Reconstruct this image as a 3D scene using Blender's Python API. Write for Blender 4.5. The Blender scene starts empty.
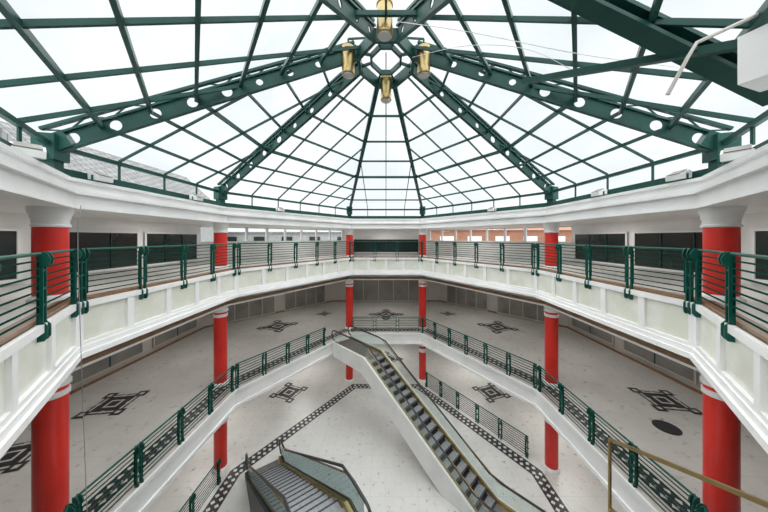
import bpy, math, random
from mathutils import Vector
random.seed(4)
S=bpy.context.scene
COL=S.collection
# ------------------------------------------------------------ materials
def mat(name,c,rough=.5,metal=0,c2=None,scale=3,amount=.5,detail=4,spec=None):
    m=bpy.data.materials.new(name); m.use_nodes=True
    n=m.node_tree.nodes; l=m.node_tree.links; b=n['Principled BSDF']
    b.inputs['Roughness'].default_value=rough; b.inputs['Metallic'].default_value=metal
    if spec is not None: b.inputs['Specular IOR Level'].default_value=spec
    tc=n.new('ShaderNodeTexCoord'); no=n.new('ShaderNodeTexNoise')
    no.inputs['Scale'].default_value=scale; no.inputs['Detail'].default_value=detail
    l.new(tc.outputs['Object'],no.inputs['Vector'])
    if c2 is None: c2=tuple(x*.85 for x in c)
    mx=n.new('ShaderNodeMix'); mx.data_type='RGBA'
    mx.inputs[6].default_value=(*c,1); mx.inputs[7].default_value=(*c2,1)
    rp=n.new('ShaderNodeValToRGB'); rp.color_ramp.elements[0].position=.4; rp.color_ramp.elements[1].position=.4+amount*.6
    l.new(no.outputs['Fac'],rp.inputs['Fac']); l.new(rp.outputs['Color'],mx.inputs[0])
    l.new(mx.outputs[2],b.inputs['Base Color'])
    return m
def tilemat(name,c,mortar,sx,rough,c2):
    m=mat(name,c,rough,c2=c2,scale=.7,detail=8)
    n=m.node_tree.nodes; l=m.node_tree.links; b=n['Principled BSDF']
    br=n.new('ShaderNodeTexBrick'); br.offset=0; br.inputs['Scale'].default_value=1
    br.inputs['Brick Width'].default_value=sx; br.inputs['Row Height'].default_value=sx
    br.inputs['Mortar Size'].default_value=.008
    tc=[x for x in n if x.type=='TEX_COORD'][0]; l.new(tc.outputs['Object'],br.inputs['Vector'])
    mx0=[x for x in n if x.type=='MIX'][0]
    l.new(mx0.outputs[2],br.inputs['Color1']); l.new(mx0.outputs[2],br.inputs['Color2'])
    br.inputs['Mortar'].default_value=(*mortar,1)
    sp=n.new('ShaderNodeTexNoise'); sp.inputs['Scale'].default_value=5; sp.inputs['Detail'].default_value=8
    l.new(tc.outputs['Object'],sp.inputs['Vector'])
    rr=n.new('ShaderNodeValToRGB'); rr.color_ramp.elements[0].position=.60; rr.color_ramp.elements[1].position=.74
    l.new(sp.outputs['Fac'],rr.inputs['Fac'])
    mx=n.new('ShaderNodeMix'); mx.data_type='RGBA'; mx.inputs[7].default_value=(*[x*.5 for x in c],1)
    l.new(rr.outputs['Color'],mx.inputs[0]); l.new(br.outputs['Color'],mx.inputs[6]); l.new(mx.outputs[2],b.inputs['Base Color'])
    return m
def glassmat(name,tint,refl=.06):
    m=bpy.data.materials.new(name); m.use_nodes=True
    n=m.node_tree.nodes; l=m.node_tree.links; n.remove(n['Principled BSDF'])
    t=n.new('ShaderNodeBsdfTransparent'); t.inputs[0].default_value=(*tint,1)
    g=n.new('ShaderNodeBsdfGlossy'); g.inputs['Roughness'].default_value=.05
    x=n.new('ShaderNodeMixShader'); x.inputs[0].default_value=refl
    l.new(t.outputs[0],x.inputs[1]); l.new(g.outputs[0],x.inputs[2]); l.new(x.outputs[0],n['Material Output'].inputs[0])
    return m
def brickmat(name,c1,c2,mo,w,h):
    m=mat(name,c1,.8); n=m.node_tree.nodes; l=m.node_tree.links
    br=n.new('ShaderNodeTexBrick'); br.inputs['Scale'].default_value=1
    br.inputs['Brick Width'].default_value=w; br.inputs['Row Height'].default_value=h; br.inputs['Mortar Size'].default_value=.03
    br.inputs['Color1'].default_value=(*c1,1); br.inputs['Color2'].default_value=(*c2,1); br.inputs['Mortar'].default_value=(*mo,1)
    l.new([x for x in n if x.type=='TEX_COORD'][0].outputs['Object'],br.inputs['Vector'])
    l.new(br.outputs['Color'],n['Principled BSDF'].inputs['Base Color']); return m
WHITE=mat('white_paint',(.90,.90,.89),.45,c2=(.82,.82,.81),scale=1.2)
CREAM=mat('cream_marble',(.72,.74,.64),.3,c2=(.84,.84,.78),scale=2.2,amount=.5,detail=8)
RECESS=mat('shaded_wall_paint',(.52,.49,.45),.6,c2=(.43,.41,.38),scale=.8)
SHUTTER=mat('grey_shopfront',(.27,.255,.23),.5,c2=(.18,.17,.155),scale=.9)
RED=mat('red_lacquer',(.76,.036,.026),.3,c2=(.66,.030,.022),scale=2)
GREEN=mat('green_enamel',(.005,.10,.072),.4,c2=(.004,.075,.055),scale=3,spec=.3)
BARS=mat('green_bars',(.003,.055,.040),.9,c2=(.003,.042,.032),scale=3,spec=.05)
DGREEN=mat('dark_green_steel',(.008,.055,.045),.5,c2=(.014,.075,.062),scale=2,spec=.3)
BRASS=mat('brass',(.48,.36,.17),.4,1,c2=(.36,.26,.11),scale=4)
GOLD=mat('dull_brass_lamp',(.40,.31,.14),.38,.9,c2=(.28,.21,.09),scale=4)
WOOD=mat('brown_wood',(.26,.15,.075),.4,c2=(.18,.10,.05),scale=6)
STONE=tilemat('pale_stone_floor',(.60,.58,.545),(.50,.48,.45),.6,.35,(.52,.50,.465))
STONE0=tilemat('pale_stone_ground_floor',(.72,.71,.68),(.60,.59,.57),.6,.32,(.64,.63,.60))
BLACK=mat('black_granite',(.02,.022,.025),.35,c2=(.05,.05,.05),scale=8)
DARK=mat('dark_glass',(.012,.020,.018),.2,c2=(.02,.03,.027),scale=1)
STEEL=mat('grooved_steel',(.34,.35,.36),.45,.2,c2=(.25,.26,.27),scale=20)
RISER=mat('dark_riser',(.03,.03,.033),.5)
PLATE=mat('landing_steel',(.35,.35,.34),.35,.8,c2=(.25,.25,.25),scale=12)
RUBBER=mat('dark_rubber',(.03,.035,.035),.4)
LENS=mat('lamp_lens',(.5,.5,.48),.2)
SLATE=brickmat('slate_roof',(.20,.205,.20),(.28,.285,.28),(.10,.105,.1),.35,.45)
BRICK=mat('orange_brick',(.42,.20,.12),.8,c2=(.34,.15,.09),scale=5)
RENDERW=mat('grey_render',(.42,.43,.42),.8)
GLASS=glassmat('roof_glass',(.97,.99,1.0),.03)
BGLASS=glassmat('balustrade_glass',(.91,.95,.94),.05)
DGLASS=glassmat('smoked_glass',(.62,.70,.70),.10)
# ------------------------------------------------------------ mesh builder
class MB:
    def __init__(s): s.v=[];s.f=[];s.m=[]
    def add(s,vs,fs,mi=0):
        o=len(s.v); s.v+= [tuple(v) for v in vs]
        for f in fs: s.f.append([i+o for i in f]); s.m.append(mi)
    def box8(s,p,mi=0):
        s.add(p,[(0,3,2,1),(4,5,6,7),(0,1,5,4),(1,2,6,5),(2,3,7,6),(3,0,4,7)],mi)
    def box(s,c,d,rz=0,mi=0):
        c=Vector(c); x=Vector((math.cos(rz),math.sin(rz),0))*d[0]/2; y=Vector((-math.sin(rz),math.cos(rz),0))*d[1]/2; z=Vector((0,0,d[2]/2))
        s.box8([c-x-y-z,c+x-y-z,c+x+y-z,c-x+y-z,c-x-y+z,c+x-y+z,c+x+y+z,c-x+y+z],mi)
    def beam(s,a,b,w,h,mi=0,up=(0,0,1)):
        a=Vector(a);b=Vector(b);d=(b-a).normalized();up=Vector(up)
        sd=d.cross(up)
        if sd.length<1e-4: sd=d.cross(Vector((0,1,0)))
        sd.normalize(); u=sd.cross(d).normalized(); sd*=w/2;u*=h/2
        s.box8([a-sd-u,a+sd-u,b+sd-u,b-sd-u,a-sd+u,a+sd+u,b+sd+u,b-sd+u],mi)
    def tube(s,pts,r,n=8,mi=0,closed=False):
        pts=[Vector(p) for p in pts]; N=len(pts); vs=[];fs=[]
        for i,p in enumerate(pts):
            a=pts[max(i-1,0)];b=pts[min(i+1,N-1)]
            d=(b-a).normalized(); up=Vector((0,0,1)) if abs(d.z)<.95 else Vector((0,1,0))
            if hasattr(s,'side'): sd=s.side
            else: sd=d.cross(up).normalized()
            u=sd.cross(d).normalized()
            for k in range(n):
                t=2*math.pi*k/n; vs.append(p+sd*math.cos(t)*r+u*math.sin(t)*r)
        for i in range(N-1):
            for k in range(n):
                fs.append((i*n+k,i*n+(k+1)%n,(i+1)*n+(k+1)%n,(i+1)*n+k))
        fs.append(tuple(range(n))[::-1]); fs.append(tuple(range((N-1)*n,N*n)))
        s.add(vs,fs,mi)
    def lathe(s,c,prof,n=28,mi=0):
        vs=[];fs=[];M=len(prof)
        for r,z in prof:
            for k in range(n):
                t=2*math.pi*k/n; vs.append((c[0]+r*math.cos(t),c[1]+r*math.sin(t),c[2]+z))
        for i in range(M-1):
            for k in range(n): fs.append((i*n+k,i*n+(k+1)%n,(i+1)*n+(k+1)%n,(i+1)*n+k))
        fs.append(tuple(range(n))[::-1]); fs.append(tuple(range((M-1)*n,M*n)))
        s.add(vs,fs,mi)
    def ring(s,pi,po,z0,z1,mi=0):
        n=len(pi); vs=[(*p,z0) for p in pi]+[(*p,z0) for p in po]+[(*p,z1) for p in pi]+[(*p,z1) for p in po]; fs=[]
        for i in range(n):
            j=(i+1)%n
            fs+=[(i,j,n+j,n+i),(2*n+i,3*n+i,3*n+j,2*n+j),(i,2*n+i,2*n+j,j),(n+i,n+j,3*n+j,3*n+i)]
        s.add(vs,fs,mi)
    def prism(s,pts,ext,mi=0):
        n=len(pts); e=Vector(ext); vs=[Vector(p) for p in pts]+[Vector(p)+e for p in pts]
        fs=[tuple(range(n))[::-1],tuple(range(n,2*n))]+[(i,(i+1)%n,n+(i+1)%n,n+i) for i in range(n)]
        s.add(vs,fs,mi)
    def obj(s,name,mats,parent=None,smooth=False,origin=None,**props):
        import bmesh
        me=bpy.data.meshes.new(name)
        o=Vector(origin) if origin is not None else Vector((0,0,0))
        me.from_pydata([tuple(Vector(v)-o) for v in s.v],[],s.f)
        for m in (mats if isinstance(mats,(list,tuple)) else [mats]): me.materials.append(m)
        for p,mi in zip(me.polygons,s.m): p.material_index=mi; p.use_smooth=False
        bm=bmesh.new(); bm.from_mesh(me); bmesh.ops.recalc_face_normals(bm,faces=bm.faces); bm.to_mesh(me); bm.free()
        if smooth:
            for p in me.polygons: p.use_smooth = len(p.vertices)==4
            try: me.set_sharp_from_angle(angle=math.radians(40))
            except Exception: pass
        ob=bpy.data.objects.new(name,me); COL.objects.link(ob)
        ob.location=o
        if parent is not None:
            ob.parent=parent; ob.location=o-Vector(parent.location)
        for k,v in props.items(): ob[k]=v
        return ob
def empty(name,loc,**props):
    e=bpy.data.objects.new(name,None); e.location=loc; e.empty_display_size=.2; COL.objects.link(e)
    for k,v in props.items(): e[k]=v
    return e
def off(poly,d):
    n=len(poly); out=[]
    cx=sum(p[0] for p in poly)/n; cy=sum(p[1] for p in poly)/n
    def nrm(a,b):
        e=Vector((b[0]-a[0],b[1]-a[1])).normalized(); q=Vector((e.y,-e.x))
        m=Vector(((a[0]+b[0])/2-cx,(a[1]+b[1])/2-cy))
        return q if q.dot(m)>0 else -q
    for i in range(n):
        n1=nrm(poly[i-1],poly[i]); n2=nrm(poly[i],poly[(i+1)%n])
        b=(n1+n2)/ (1+n1.dot(n2)); out.append((poly[i][0]+b.x*d,poly[i][1]+b.y*d))
    return out
def mir(h): return h+[(-x,y) for x,y in reversed(h)]
E=mir([(2.27,16.6),(6.1,10.35),(6.1,5.0),(2.3,.25)])
C=mir([(2.5,17.5),(6.98,10.8),(7.0,5.35),(2.8,-1.8)])
D=mir([(2.5,17.5),(6.98,10.8),(7.0,5.35),(2.6,-.5)])
U=mir([(3.6,21.2),(10.2,14.0),(10.2,3.0),(5,-5)])
O=mir([(5.2,24.8),(12.4,17.5),(12.4,2.0),(6,-7)])
SIDE=['right_far','right','right_near','near','left_near','left','left_far','far']
ZC=1.3; Z2=0; Z1=-4.85; Z0=-8.4
ST=dict(kind='structure')
# ------------------------------------------------------------ floors
def motif(mb,x,y,s,z,mi=1,ang=None):
    # diamond that points towards the atrium centre, with pale joints and a pale heart
    if ang is None: ang=math.atan2(y-2,x)
    ux=Vector((math.cos(ang),math.sin(ang),0)); uy=Vector((-ux.y,ux.x,0)); o=Vector((x,y,z))
    def dia(a,b,r,zz=0,m=1):
        c=o+ux*a+uy*b+Vector((0,0,zz))
        mb.add([c+ux*r,c+uy*r,c-ux*r,c-uy*r],[(0,1,2,3)],m)
    dia(0,0,s*.66); dia(0,0,s*.58,.002,0)
    dia(0,0,s*.50,.004); dia(0,0,s*.25,.006,0); dia(0,0,s*.17,.008)
    for a,b in ((1,0),(-1,0),(0,1),(0,-1)):
        dia(a*s*.62,b*s*.62,s*.20,.009); dia(a*s*.62,b*s*.62,s*.08,.011,0)
    for a,b in ((1,1),(-1,1),(1,-1),(-1,-1)):
        dia(a*s*.27,b*s*.27,s*.07,.009,0)
def band(mb,poly,d0,d1,z,skip=(),dark=1,light=0):
    a=off(poly,d0); b=off(poly,d1); n=len(poly)
    for i in range(n):
        if i in skip: continue
        j=(i+1)%n
        mb.add([(*a[i],z),(*b[i],z),(*b[j],z),(*a[j],z)],[(0,1,2,3)],dark)
        m0=Vector(((a[i][0]+b[i][0])/2,(a[i][1]+b[i][1])/2)); m1=Vector(((a[j][0]+b[j][0])/2,(a[j][1]+b[j][1])/2))
        e=(m1-m0); L=e.length; e.normalize(); q=Vector((e.y,-e.x)); w=abs(d1-d0)
        k=max(1,int(L/(w*.5))); st=L/k
        for t in range(k):
            for sgn in (-1,1):
                c=m0+e*(t+.5+.25*sgn)*st+q*sgn*w*.22
                r=w*.17
                pts=[c+e*r,c+q*r,c-e*r,c-q*r]
                mb.add([(p.x,p.y,z+.003) for p in pts],[(0,1,2,3)],light)
mb=MB(); mb.ring(off(E,.02),U,-.5,Z2); mb.obj('floor',[STONE],**ST)
mb=MB(); mb.ring(off(E,.02),off(O,.1),-5.4,Z1)
for x,y,s in ((-7.55,17.9,1.7),(7.7,17.7,1.7),(-10.1,9.5,1.25),(10.5,9.7,1.25),(0,20.6,1.8),(-10.6,7.2,1.2),(-5,20.8,.8),(5,20.8,.8)): motif(mb,x,y,s,Z1+.005)
band(mb,E,.38,.86,Z1+.004)
mb.obj('floor',[STONE,BLACK],**ST)
mb=MB(); mb.box8([(-14,-8,Z0-.3),(14,-8,Z0-.3),(14,26,Z0-.3),(-14,26,Z0-.3),(-14,-8,Z0),(14,-8,Z0),(14,26,Z0),(-14,26,Z0)])
for x,y,s in ((-6.1,16.1,1.45),(6.6,16.1,1.45),(-10,10,1.6),(10,10,1.6),(0,20.5,1.7)): motif(mb,x,y,s,Z0+.005)
band(mb,C,-1.0,-.5,Z0+.004)
mb.obj('floor',[STONE0,BLACK],**ST)
mb=MB(); mb.lathe((9.1,8.3,Z1+.003),[(.34,0),(.34,.02),(.28,.025),(.0001,.025)],32)
mb.obj('floor_grate',[RISER],origin=(9.1,8.3,Z1),label='round black metal cover set in the pale stone floor',category='floor cover')
# ------------------------------------------------------------ fascia trims
mb=MB()
mb.ring(E,off(E,.3),-1.02,-.02,1)
mb.ring(off(E,-.07),off(E,.0),-.09,.03)
mb.ring(off(E,-.055),off(E,.0),-.86,-.78)
mb.ring(off(E,-.08),off(E,.0),-.97,-.86)
mb.ring(off(E,-.12),off(E,.0),-1.08,-.97)
for i in range(8):
    j=(i+1)%8; a=Vector(E[i]);b=Vector(E[j]); L=(b-a).length; k=round(L/1.15)
    rz=math.atan2(b.y-a.y,b.x-a.x); c=off(E,-.02)
    a=Vector(c[i]);b=Vector(c[j])
    for t in range(k+1):
        p=a.lerp(b,t/k); mb.box((p.x,p.y,-.43),(.15 if 0<t<k else .22,.07,.70),rz)
mb.obj('trim_1',[WHITE,CREAM],**ST)
mb=MB(); mb.ring(off(E,.02),off(E,.22),.031,.09); mb.obj('trim_2',[WOOD],**ST)
mb=MB(); mb.ring(off(E,.5),off(E,1.2),-1.5,-.51); mb.ring(off(E,.42),off(E,.5),-1.22,-1.13); mb.ring(off(E,.45),off(E,.5),-1.5,-1.43)
mb.ring(off(E,.3),off(E,.5),-1.08,-1.03)
mb.obj('trim_3',[WHITE],**ST)
mb=MB(); mb.ring(off(E,.38),off(E,.499),-1.41,-1.31); mb.obj('trim_4',[WOOD],**ST)
mb=MB(); mb.ring(E,off(E,.02),-5.55,Z1); mb.ring(off(E,-.06),off(E,0),-4.95,Z1+.02); mb.ring(off(E,-.05),off(E,0),-5.57,-5.45)
mb.ring(off(E,.02),off(E,.3),-5.55,-5.41); mb.obj('trim_5',[WHITE],**ST)
mb=MB()
mb.ring(off(D,-.34),off(D,.3),1.97,2.24); mb.ring(off(D,-.38),off(D,.3),1.93,1.97);mb.ring(off(D,-.43),off(D,.3),2.24,2.31)
mb.ring(off(D,-.22),off(D,.3),2.31,2.53); mb.ring(off(D,-.30),off(D,.45),2.53,2.60)
mb.obj('trim_6',[WHITE],**ST)
mb=MB(); mb.ring(off(D,.3),off(U,.3),1.98,2.52); mb.obj('ceiling',[WHITE],**ST)
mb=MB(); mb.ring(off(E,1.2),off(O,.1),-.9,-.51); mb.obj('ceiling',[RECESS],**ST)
# ------------------------------------------------------------ walls
def seg(mb,poly,i,d0,d1,z0,z1,mi=0,t0=0,t1=1):
    a=off(poly,d0);b=off(poly,d1);j=(i+1)%8
    A0=Vector(a[i]).lerp(Vector(a[j]),t0);A1=Vector(a[i]).lerp(Vector(a[j]),t1)
    B0=Vector(b[i]).lerp(Vector(b[j]),t0);B1=Vector(b[i]).lerp(Vector(b[j]),t1)
    P=[A0,A1,B1,B0]
    mb.box8([(p.x,p.y,z0) for p in P]+[(p.x,p.y,z1) for p in P],mi)
win=0
def window(poly,i,t0,t1,z0,z1,nm,gl=DARK,fr=WHITE,d=-.02,fw=.06):
    global win; win+=1
    mb=MB(); seg(mb,poly,i,d-.03,d,z0,z1,1,t0,t1)
    L=(Vector(poly[i])-Vector(poly[(i+1)%8])).length
    for k in range(nm+1):
        w=(.08 if k in (0,nm) else fw)/L
        t=t0+(t1-t0)*k/nm; seg(mb,poly,i,d-.06,d-.03,z0,z1,0 if k in (0,nm) or fw>.04 else 2,t-w/2,t+w/2)
    seg(mb,poly,i,d-.08,d-.03,z1-.07,z1,0,t0,t1); seg(mb,poly,i,d-.08,d-.03,z0,z0+.08,0,t0,t1)
    mb.obj('window_%d'%win,[fr,gl,DGREEN],**ST)
for i in range(8):
    n=SIDE[i]
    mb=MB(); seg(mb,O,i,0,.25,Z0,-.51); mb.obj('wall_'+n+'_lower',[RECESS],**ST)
    mb=MB()
    if i in (0,6):
        seg(mb,U,i,0,.2,0,1.1); seg(mb,U,i,0,.2,1.9,1.98)
        L=(Vector(U[i])-Vector(U[i+1])).length; k=8
        for t in range(k+1):
            c=t/k; seg(mb,U,i,.02,.16,1.1,1.9,0,max(0,c-.006),min(1,c+.006))
    else: seg(mb,U,i,0,.2,0,1.98)
    mb.obj('wall_'+n+'_upper',[WHITE],**ST)
for i in (1,5):
    for a,b in ((.02,.29),(.32,.60),(.63,.92)):
        if i==5: a,b=1-b,1-a
        window(U,i,a,b,.1,1.56,3,fw=.03)
window(U,7,.12,.88,.05,1.25,2,fw=.03)
for i in (0,6):
    win+=1; mb=MB(); seg(mb,U,i,.08,.09,1.1,1.9); mb.obj('window_%d'%win,[GLASS],**ST)
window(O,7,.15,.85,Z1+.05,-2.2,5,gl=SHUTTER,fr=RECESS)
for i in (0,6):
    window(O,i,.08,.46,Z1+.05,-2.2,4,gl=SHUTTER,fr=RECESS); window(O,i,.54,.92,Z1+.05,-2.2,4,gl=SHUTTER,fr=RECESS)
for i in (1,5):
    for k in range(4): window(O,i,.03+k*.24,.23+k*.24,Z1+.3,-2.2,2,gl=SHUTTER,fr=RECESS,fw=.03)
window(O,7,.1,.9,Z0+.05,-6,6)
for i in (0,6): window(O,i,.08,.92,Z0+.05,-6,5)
mb=MB()
for i in range(8): seg(mb,O,i,-.03,0,Z1,Z1+.12)
mb.obj('baseboard_lower',[WOOD],**ST)
# ------------------------------------------------------------ columns
def column(x,y,z0,z1,grp,lab,capital,tall=1.0):
    e=empty('column',(x,y,z0),label=lab,category='column',group=grp)
    mb=MB(); mb.lathe((x,y,z0),[(.245,.12),(.245,z1-z0-.10)],32); mb.obj('shaft',[RED],e,True)
    mb=MB(); mb.lathe((x,y,z0),[(.31,0),(.31,.08),(.28,.1),(.27,.13),(.2,.13)],32); mb.obj('base',[WHITE],e,True)
    h=z1-z0; mb=MB()
    if capital:
        mb.lathe((x,y,z0),[(.25,h-.42),(.275,h-.41),(.275,h-.37),(.255,h-.35),(.255,h-.26),(.275,h-.23),(.275,h-.18),(.295,h-.14),(.315,h-.08),(.315,h-.0)],32)
    else:
        T=tall
        mb.lathe((x,y,z0),[(.25,h-.24*T),(.285,h-.23*T),(.285,h-.17*T),(.262,h-.15*T),(.262,h-.10*T),(.30,h-.08*T),(.30,h)],32)
        mb.lathe((x,y,z0),[(.25,h-.40*T),(.268,h-.39*T),(.268,h-.31*T),(.25,h-.30*T)],32)
    mb.obj('capital',[WHITE],e,True)
for i in (0,1,2,5,6,7):
    column(*C[i],Z2,1.94,'upper gallery columns','round red lacquered column with white moulded capital behind green railing',True)
    column(*C[i],Z1,-1.501,'middle floor columns','round red lacquered column with white ring collar on stone floor',False,1.25)
for i in (0,1,6,7):
    column(*C[i],Z0,-5.401,'ground floor columns','short round red column under white gallery edge on pale tiles',False,2.6)
# ------------------------------------------------------------ railings
def railing(a,b,z,h,lab,grp,sp=1.3,bars=8,low=0.15,bold=1.0):
    a=Vector((*a,z));b=Vector((*b,z));e=(b-a).normalized(); a=a+e*.09;b=b-e*.09
    L=(b-a).length;n=max(1,round(L/sp));st=L/n
    q=Vector((e.y,-e.x,0))
    if q.dot(Vector((0,8,0))-Vector((a.x,a.y,0)))<0: q=-q
    R=empty('railing',a,label=lab,category='railing',group=grp)
    rz=math.atan2(e.y,e.x)
    mb=MB(); mb.tube([a+Vector((0,0,h)),b+Vector((0,0,h))],.025*bold,10); mb.obj('handrail',[GREEN],R,True)
    for k in range(n+1):
        p=a+e*st*k; mb=MB()
        for s in (-.06,.06):
            if (k==0 and s<0) or (k==n and s>0): s*=.2
            c=p+e*s; T=.02*bold
            pr=[(-.035,-low),(.04,-low),(.07,-low+.05),(.07,-low+.22),(.028,-low+.28),(.028,h-.20),(.085,h-.16),(.10,h-.08),(.07,h+.0),(.03,h+.03),(-.035,h+.02)]
            mb.prism([c-e*T/2+q*u*bold+Vector((0,0,v)) for u,v in pr],e*T)
        for zz in (.2,.45,.72):
            mb.box((p.x,p.y,z+zz),(.12,.04,.035),rz)
        mb.obj('post',[GREEN],R)
    for k in range(n):
        p0=a+e*(st*k+.10);p1=a+e*(st*(k+1)-.10); mb=MB()
        for r in range(bars):
            zz=.1+(h-.20)*r/(bars-1); mb.beam(p0+Vector((0,0,zz)),p1+Vector((0,0,zz)),.014,.022)
        for p in (p0,p1): mb.beam(p+Vector((0,0,.08)),p+Vector((0,0,h-.08)),.022,.022)
        mb.obj('panel',[BARS],R)
RU=off(E,-.03); RM=off(E,.06)
for i in (0,1,2,4,5,6,7):
    railing(RU[i],RU[(i+1)%8],.10,.97,'green metal railing with horizontal bars along the upper gallery','upper gallery railings',low=.32,bold=1.0,sp=1.35)
for i in (0,1,2,4,5,6,7):
    a=RM[i];b=RM[(i+1)%8]
    if i==6:
        v=Vector(b)-Vector(a);L=v.length; b=tuple(Vector(a)+v*((L-2.25)/L))
    railing(a,b,Z1+.02,.98,'green metal railing with horizontal bars on the middle floor','middle floor railings')
G=off(C,-.35)
railing(tuple(Vector(G[0]).lerp(Vector(G[1]),.06)),tuple(Vector(G[0]).lerp(Vector(G[1]),.92)),Z0,.95,'green metal railing on the pale ground floor','ground floor railings',low=0)
railing((-6.6,10.2),(-6.6,7.2),Z0,.95,'green metal railing on the pale ground floor','ground floor railings',low=0)
# ------------------------------------------------------------ glass dome
HC=Vector((0,7.4)); ZE=3.24; ZH=ZC+5.2
H=[(HC.x+(x-HC.x)*.11,HC.y+(y-HC.y)*.11) for x,y in D]
dome=empty('glass_dome',(0,7.4,2.60),label='octagonal glass roof with dark green steel ribs over the atrium',category='skylight')
def V3(p,z): return Vector((p[0],p[1],z))
def rib(a,b,heavy):
    a=Vector(a);b=Vector(b);mb=MB();d=(b-a);L=d.length;e=d/L
    sd=e.cross(Vector((0,0,1))).normalized();u=sd.cross(e).normalized()
    if not heavy:
        mb.beam(a,b,.10,.18); mb.beam(a-u*.12,b-u*.12,.15,.035); mb.obj('rib',[DGREEN],dome); return
    h=.17
    mb.beam(a+u*h,b+u*h,.12,.045); mb.beam(a-u*h,b-u*h,.10,.045)
    n=int(L/.8); st=L/n
    for k in range(n):
        R=.118 if k<n*.5 else .085
        c=a+e*st*(k+.5); vs=[];fs=[];N=20
        for q in range(N):
            t=2*math.pi*q/N; cx,sy=math.cos(t),math.sin(t)
            m=max(abs(cx)/(st/2),abs(sy)/h); vs.append(c+e*cx/m+u*sy/m)
        for q in range(N):
            t=2*math.pi*q/N; vs.append(c+e*math.cos(t)*R+u*math.sin(t)*R)
        for q in range(N): fs.append((q,(q+1)%N,N+(q+1)%N,N+q))
        mb.add([v+sd*.008 for v in vs],fs); mb.add([v-sd*.008 for v in vs],fs)
        ring=[c+e*math.cos(2*math.pi*q/N)*R+u*math.sin(2*math.pi*q/N)*R for q in range(N)]
        vs=[r+sd*.015 for r in ring]+[r-sd*.015 for r in ring]
        mb.add(vs,[(q,(q+1)%N,N+(q+1)%N,N+q) for q in range(N)])
    mb.beam(a-u*.02,a+e*.35,.18,.34)
    mb.beam(a+u*.36,b+u*.28,.09,.06)
    # lattice web between girder and glazing bar
    m=n*2
    for k in range(m):
        p0=a+e*(L*k/m)+u*(h if k%2 else .34); p1=a+e*(L*(k+1)/m)+u*(.34 if k%2 else h)
        mb.beam(p0,p1,.025,.025)
    mb.obj('rib',[DGREEN],dome)
for i in range(8):
    rib(V3(D[i],ZE),V3(H[i],ZH),i not in (0,7))
    x,y=D[i]; mb=MB()
    rz=math.atan2(y-7.4,x)
    mb.box((x,y,2.60+.32),(.24,.24,.64),rz); mb.box((x,y,2.64),(.38,.38,.08),rz); mb.box((x,y,3.18),(.36,.36,.52),rz)
    mb.obj('post',[DGREEN],dome)
for i in range(8):
    j=(i+1)%8
    mb=MB(); mb.beam(V3(D[i],ZE),V3(D[j],ZE),.08,.10); mb.obj('eave_beam',[DGREEN],dome)
    mb=MB(); mb.beam(V3(D[i],2.70),V3(D[j],2.70),.16,.20); mb.obj('sill_beam',[DGREEN],dome)
    A=V3(D[i],ZE+.06);B=V3(D[j],ZE+.06);HA=V3(H[i],ZH+.06);HB=V3(H[j],ZH+.06)
    near=i in (2,3,4)
    for t in (.13,.265,.40,.545,.69,.84):
        mb=MB(); p=A.lerp(HA,t);q=B.lerp(HB,t)
        g=1.35 if near else 1
        mb.beam(p,q,.05*g,(.075 if t!=.40 else .12)*g); mb.obj('purlin',[DGREEN],dome)
    e=(B-A);L=e.length;e/=L; uHA=(HA-A).dot(e);uHB=(HB-A).dot(e); nn=(HA-A)-e*uHA
    k=max(3,round(L/1.25))
    for c in range(1,k):
        u=L*c/k; t=1.0
        if uHA>1e-3: t=min(t,u/uHA)
        if L-uHB>1e-3: t=min(t,(L-u)/(L-uHB))
        mb=MB(); g=1.3 if near else 1
        mb.beam(A+e*u,A+e*u+nn*t,.035*g,.06*g)
        pz=A+e*u; mb.beam((pz.x,pz.y,2.75),(pz.x,pz.y,ZE),.04,.04)
        mb.obj('mullion',[DGREEN],dome)
    up=Vector((0,0,.05))
    mb=MB(); mb.add([A+up,B+up,HB+up,HA+up],[(0,1,2,3)])
    mb.add([V3(D[i],2.75),V3(D[j],2.75),V3(D[j],ZE),V3(D[i],ZE)],[(0,1,2,3)])
    mb.obj('glass_pane',[GLASS],dome)
mb=MB(); mb.ring(off(H,-.04),off(H,.05),ZH-.22,ZH+.12)
H2=[(HC.x+(x-HC.x)*.55,HC.y+(y-HC.y)*.55) for x,y in H]
mb.ring(off(H2,-.03),off(H2,.03),ZH-.1,ZH+.05)
for i in range(8): mb.beam(V3(H[i],ZH),V3(H2[i],ZH),.04,.08)
mb.obj('hub',[DGREEN],dome)
mb=MB(); mb.add([V3(h,ZH+.13) for h in H],[tuple(range(8))]); mb.obj('glass_pane',[GLASS],dome)
mb=MB()
a=Vector((5.05,3.3,ZC+1.78)); b=Vector((2.3,3.55,ZC+3.45))
mb.beam(a,b,.26,.05)
mb.beam(a+Vector((0,0,.20)),b+Vector((0,0,.20)),.26,.05); mb.beam(a+Vector((0,0,.10)),b+Vector((0,0,.10)),.03,.2)
mb.beam((4.4,2.6,ZC+2.1),(2.9,5.4,ZC+3.3),.10,.10)
mb.obj('brace',[DGREEN],dome)
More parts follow.
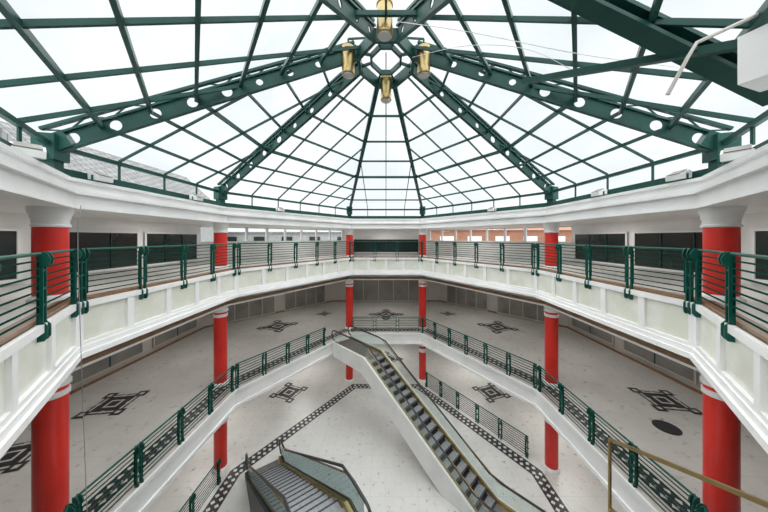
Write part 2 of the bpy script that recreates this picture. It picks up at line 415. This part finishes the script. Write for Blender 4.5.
def pendant(x,y,z):
    e=empty('pendant_lamp',(x,y,z),label='brass cylinder downlight hanging under the glass roof hub',category='lamp',group='brass roof lamps')
    mb=MB(); mb.lathe((x,y,z),[(.160,-.39),(.178,-.38),(.178,-.2),(.17,-.19),(.17,.26),(.185,.27),(.185,.35),(.13,.37)],28); mb.obj('lamp_shade',[GOLD],e,True)
    mb=MB(); mb.lathe((x,y,z),[(.145,-.42),(.145,-.391)],20); mb.obj('lens',[LENS],e)
    zt=ZH-.05-.45*max(0,math.hypot(x,y-7.4)-.6)
    mb=MB(); mb.tube([(x,y,z+.36),(x,y,max(zt,z+.6))],.025,8)
    d=Vector((0-x,7.4-y,0)); d.normalize(); p=Vector((x,y,max(zt,z+.6))); r=math.hypot(x,y-7.4)
    mb.beam(p,p+d*max(.1,r-.45)+Vector((0,0,.2)),.03,.05)
    mb.obj('stem',[DGREEN],e)
for x,y in ((-.03,5.68),(-1.04,7.05),(1.04,7.05),(0,8.36)): pendant(x,y,ZC+4.88)
# ------------------------------------------------------------ escalators
def escalator(top,dr,zt,zb,ft,fb,W,lab,gl,side,skirt):
    dr=Vector((*dr,0)).normalized(); pp=Vector((-dr.y,dr.x,0))
    run=(zt-zb)/math.tan(math.radians(30)); T=Vector((*top,0))
    def P(s,w,z): return T+dr*s+pp*w+Vector((0,0,z))
    e=empty('escalator',P(run/2,0,zb),label=lab,category='escalator')
    path=[(-ft,zt),(0,zt),(run,zb),(run+fb,zb)]
    def prof(up,dn,clip):
        a=[(s,z+up) for s,z in path]
        sb=run-(dn)/math.tan(math.radians(30))
        b=[(-ft,zt-dn*.75),(-.2,zt-dn*.75),(sb,zb+.01),(run+fb,zb+.01)]
        return a+b[::-1]
    for sg in (-1,1):
        w0=sg*(W/2-.15);w1=sg*W/2
        mb=MB(); pts=[P(s,w0,z) for s,z in prof(.12,.95,zb)]; mb.prism(pts,pp*(w1-w0)); mb.obj('side_panel',[side],e)
        mb=MB(); a=[(s,z+.15) for s,z in path]; b=[(s,z+.121) for s,z in path]
        mb.prism([P(s,w0-sg*.015,z) for s,z in a+b[::-1]],pp*sg*.07)
        a=[(s,z+.14) for s,z in path]; b=[(s,z-.15 if s>0 and s<run else z+.01) for s,z in path]
        mb.prism([P(s,w0-sg*.03,z) for s,z in a+b[::-1]],pp*sg*.025)
        mb.obj('skirt',[skirt],e)
        wm=sg*(W/2-.075)
        mb=MB(); a=[(s,z+.74) for s,z in path]; b=[(s,z+.12) for s,z in path]
        a[0]=(path[0][0]+.1,a[0][1]);a[-1]=(path[-1][0]-.1,a[-1][1])
        mb.prism([P(s,wm-.008,z) for s,z in a+b[::-1]],pp*.016); mb.obj('balustrade',[gl],e)
        pts=[]
        for k in range(9):
            t=-math.pi/2-math.pi*k/8; pts.append(P(-ft+math.cos(t)*.28,wm,zt+.50+math.sin(t)*.28))
        pts+= [P(-.3,wm,zt+.78),P(.3,wm,zt+.70),P(run-.3,wm,zb+.86),P(run+.3,wm,zb+.78)]
        for k in range(9):
            t=math.pi/2-math.pi*k/8; pts.append(P(run+fb+math.cos(t)*.28,wm,zb+.50+math.sin(t)*.28))
        mb=MB(); mb.side=pp.copy(); mb.tube(pts,.034,8); del mb.side; mb.obj('handrail',[RUBBER],e,True)
        mb=MB(); a=[(s,z+.755) for s,z in path]; b=[(s,z+.73) for s,z in path]
        mb.prism([P(s,wm-.02,z) for s,z in a+b[::-1]],pp*.04); mb.obj('handrail_guide',[skirt],e)
    mb=MB(); hw=W/2-.15
    mb.prism([P(s,-hw,z) for s,z in [(-ft,zt-.02),(-.1,zt-.02),(-.1,zt-.3),(run-1.2,zb+.1),(run-1.2,zb+.05),(0,zt-.85),(-ft,zt-.70)]],pp*2*hw); mb.obj('underside',[side],e)
    n=round(run/.36); st=run/n; rz=(zt-zb)/n; tr=hw-.02
    for k in range(n):
        z=zt-rz*(k+1)+rz*.5; s=st*k; mb=MB()
        mb.prism([P(a,-tr,q) for a,q in [(s,z),(s+st,z),(s+st,z-.03),(s,z-.03)]],pp*2*tr,0)
        mb.prism([P(a,-tr,q) for a,q in [(s+st-.03,z-.03),(s+st-.005,z-.03),(s+st-.005,z-rz),(s+st-.03,z-rz)]],pp*2*tr,1)
        for a0,a1 in ((0,.05),(st-.04,st)):
            mb.prism([P(a,-tr,q) for a,q in [(s+a0,z),(s+a1,z),(s+a1,z+.006),(s+a0,z+.006)]],pp*2*tr,1)
        for c in range(9):
            w=-tr+.06+c*(2*tr-.12)/8
            mb.prism([P(a,w,q) for a,q in [(s+.06,z),(s+st-.05,z),(s+st-.05,z+.014),(s+.06,z+.014)]],pp*.03,0)
        mb.obj('step',[STEEL,RISER],e)
    mb=MB(); mb.prism([P(s,-hw+.02,z) for s,z in [(-ft,zt+.0),(0,zt+.0),(0,zt+.03),(-ft,zt+.03)]],pp*2*(hw-.02)); mb.obj('landing_plate',[PLATE],e)
    mb=MB(); mb.prism([P(s,-hw+.02,z) for s,z in [(run,zb+.005),(run+fb,zb+.005),(run+fb,zb+.035),(run,zb+.035)]],pp*2*(hw-.02)); mb.obj('landing_plate',[PLATE],e)
    return e
escalator((-.66,13.34),(1,-1),Z1,Z0,2.7,1.7,1.32,'long escalator with white sides, brass trim and dark grey steps',BGLASS,WHITE,BRASS)
escalator((-1.42,5.5),(-.57,.82),Z1,Z0,.8,.4,1.48,'dark-sided escalator with smoked glass balustrades on the ground floor',DGLASS,RISER,BRASS)
mb=MB(); mb.box((0,2.35,Z1-.2),(10.,4.9,.38)); mb.obj('floor',[STONE],**ST)
e=empty('brass_handrail',(3.89,4.4,Z1),label='tall brass framed handrail with slim posts beside the gallery edge',category='handrail')
A=Vector((3.89,4.45,ZC-3.5)); B=Vector((3.9,2.55,ZC-2.70))
mb=MB(); mb.beam(A,B,.04,.05); mb.obj('handrail',[BRASS],e)
for t in (0,1):
    p=A.lerp(B,t); mb=MB(); mb.beam(p,(p.x,p.y,Z1),.035,.035); mb.obj('post',[BRASS],e)
mb=MB(); mb.beam(A-Vector((0,0,1.2)),B-Vector((0,0,1.2)),.03,.04); mb.obj('lower_rail',[BRASS],e)
# ------------------------------------------------------------ floodlights on the cornice ledge
def flood(x,y,rz,s=1):
    z=2.60; e=empty('floodlight',(x,y,z),label='small white floodlight resting on the cornice ledge',category='floodlight',group='cornice floodlights')
    c=math.cos(rz);sn=math.sin(rz); f=Vector((c,sn,0)); r=Vector((-sn,c,0)); o=Vector((x,y,z))
    mb=MB(); pr=[(-.12,.06),(.12,.03),(.14,.14),(-.06,.24),(-.13,.2)]
    mb.prism([o+f*a*s+Vector((0,0,b*s))-r*.16*s for a,b in pr],r*.32*s); mb.obj('body',[WHITE],e)
    mb=MB(); mb.prism([o+f*a*s+Vector((0,0,b*s))-r*.13*s for a,b in [(.135,.15),(-.055,.25),(-.05,.262),(.145,.162)]],r*.26*s); mb.obj('lens',[SHUTTER],e,label='dark glass lens')
    mb=MB()
    for q in (-.175,.175): mb.beam(o+r*q*s,o+r*q*s+Vector((0,0,.15*s)),.02,.04)
    mb.beam(o-r*.17*s+Vector((0,0,.01)),o+r*.17*s+Vector((0,0,.01)),.05,.02); mb.obj('bracket',[GREEN],e)
for y in (6.05,9.1): flood(-6.74,y,0)
for y in (5.9,8.1): flood(6.74,y,math.pi)
flood(-5.94,4.25,-.6,1.1); flood(6.04,4.4,math.pi+.6,1.1)
flood(-5.3,12.82,-.5); flood(5.3,12.82,math.pi+.5)
# ------------------------------------------------------------ bent pipe and white box high at the side
e=empty('curtain_pole',(3.0,2.75,ZC+1.5),label='bent brown metal pole bracketed under the green roof steel',category='pole')
mb=MB(); mb.tube([(3.30,3.0,ZC+1.68),(3.42,2.9,ZC+2.05),(3.58,2.95,ZC+2.25),(4.1,2.75,ZC+2.45),(5.0,2.75,ZC+2.6)],.02,8); mb.obj('pole_tube',[RECESS],e,True)
e=empty('speaker_box',(4.35,2.95,ZC+2.0),label='white metal equipment box fixed under the glass roof',category='equipment box')
mb=MB(); mb.box((4.36,2.9,ZC+2.05),(.5,.3,.55),.3); mb.obj('body',[WHITE],e)
mb=MB(); mb.box((4.30,2.74,ZC+2.05),(.4,.02,.44),.3); mb.obj('cover',[CREAM],e)
mb=MB(); mb.beam((4.36,2.9,ZC+2.3),(4.36,2.9,ZC+2.6),.05,.05); mb.obj('bracket',[DGREEN],e)
# ------------------------------------------------------------ hanging cables
def cable(pts,lab):
    cu=[]
    P=[Vector(p) for p in pts]
    for i in range(len(P)-1):
        a=P[max(i-1,0)];b=P[i];c=P[i+1];d=P[min(i+2,len(P)-1)]
        for k in range(8):
            t=k/8; cu.append(.5*((2*b)+(c-a)*t+(2*a-5*b+4*c-d)*t*t+(-a+3*b-3*c+d)*t**3))
    cu.append(P[-1]); mb=MB(); mb.tube(cu,.006,6); mb.obj('cable',[WHITE if 'white' in lab else STEEL],origin=P[0],label=lab,category='cable')
cable([(-5.9,4.95,1.93),(-5.9,4.9,1.3),(-5.85,4.9,-.5),(-5.8,4.95,-3.5),(-5.8,5.0,-4.8)],'thin grey cable hanging down past the gallery edge')
cable([(0.2,5.2,5.7),(1.5,4.6,5.0),(3.2,4.3,4.4),(4.8,4.2,4.1)],'thin white cable sagging across the glass roof')
cable([(.7,6.8,6.1),(1.6,5.2,5.2),(2.5,4.6,4.7),(3.6,5.0,4.6)],'thin white cable sagging across the glass roof')
# ------------------------------------------------------------ buildings outside
e=empty('neighbouring_building',(-20,21,Z0),label='pale rendered building with grey slate pitched roof outside the glass',category='building')
mb=MB(); mb.box((-22,21,(-8.4+3.6)/2),(9,13,12),0); mb.obj('body',[RENDERW],e)
mb=MB(); mb.prism([(-17.2,14.2,3.6),(-22,14.2,8.0),(-26.8,14.2,3.6)],(0,14,0)); mb.obj('roof',[SLATE],e)
e=empty('brick_building',(12,32,Z0),label='low orange brick building seen through the gallery windows',category='building')
mb=MB(); mb.box((14,32,-3.1),(18,5,10.6)); mb.obj('body',[BRICK],e)
mb=MB(); mb.prism([(4.8,29.2,2.2),(4.8,32,3.2),(4.8,34.8,2.2)],(18.4,0,0)); mb.obj('roof',[BRICK],e)
for k in range(5):
    mb=MB(); mb.box((7+k*3.2,29.46,1.1),(1.6,.1,.8)); mb.obj('window',[WHITE],e)
e=empty('rendered_building',(-12,32,Z0),label='low grey rendered building seen through the gallery windows',category='building')
mb=MB(); mb.box((-13,32,-3.3),(20,5,10.2)); mb.obj('body',[RENDERW],e)
mb=MB(); mb.box((-13,32,1.9),(20.3,5.3,.2)); mb.obj('roof',[SLATE],e)
for k in range(5):
    mb=MB(); mb.box((-5-k*3.2,29.46,1.0),(1.2,.1,.9)); mb.obj('window',[DARK],e)
# ------------------------------------------------------------ lights
w=bpy.data.worlds.new('World'); S.world=w; w.use_nodes=True
n=w.node_tree.nodes; l=w.node_tree.links; bg=n['Background']
tc=n.new('ShaderNodeTexCoord'); no=n.new('ShaderNodeTexNoise'); no.inputs['Scale'].default_value=3; no.inputs['Detail'].default_value=6
l.new(tc.outputs['Generated'],no.inputs['Vector']); rp=n.new('ShaderNodeValToRGB')
rp.color_ramp.elements[0].position=.35; rp.color_ramp.elements[0].color=(.80,.85,.88,1)
rp.color_ramp.elements[1].position=.58; rp.color_ramp.elements[1].color=(.94,.955,.965,1)
l.new(no.outputs['Fac'],rp.inputs['Fac']); l.new(rp.outputs['Color'],bg.inputs['Color']); bg.inputs['Strength'].default_value=1.15
su=bpy.data.lights.new('overcast_sun','SUN'); su.energy=5.3; su.angle=math.radians(140); su.color=(1,.995,.985)
so=bpy.data.objects.new('overcast_sun',su); so.rotation_euler=(0,0,0); so.location=(0,8,30); COL.objects.link(so)
def area(x,y,z,s,p,rot=(0,0,0)):  # unseen fill lamp, added below slabs and ceiling to brighten the floors
    L=bpy.data.lights.new('fill_light','AREA'); L.energy=p; L.size=s; L.shape='DISK'; L.color=(1,.98,.95)
    o=bpy.data.objects.new('fill_light',L); o.location=(x,y,z); o.rotation_euler=rot; COL.objects.link(o)
for x,y in ((9.5,13),(9.5,6.5),(-9.5,13),(-9.5,6.5),(0,21),(6.5,18.5),(-6.5,18.5)):
    area(x,y,-.95,2.0,50); area(x*.95,y,-5.6,2.0,65)
for x,y in ((8.6,11),(8.6,6),(-8.6,11),(-8.6,6),(0,19.4),(5,16.7),(-5,16.7)): area(x,y,1.93,.8,28)
# ------------------------------------------------------------ camera
cam=bpy.data.cameras.new('camera'); cam.lens=12; cam.sensor_width=36; cam.shift_y=-18/768; cam.shift_x=-2/768; cam.clip_start=.05; cam.clip_end=300
co=bpy.data.objects.new('camera',cam); co.location=(0,0,ZC); co.rotation_euler=(math.radians(90),0,0); COL.objects.link(co); S.camera=co
try: S.view_settings.view_transform='Standard'
except Exception: pass
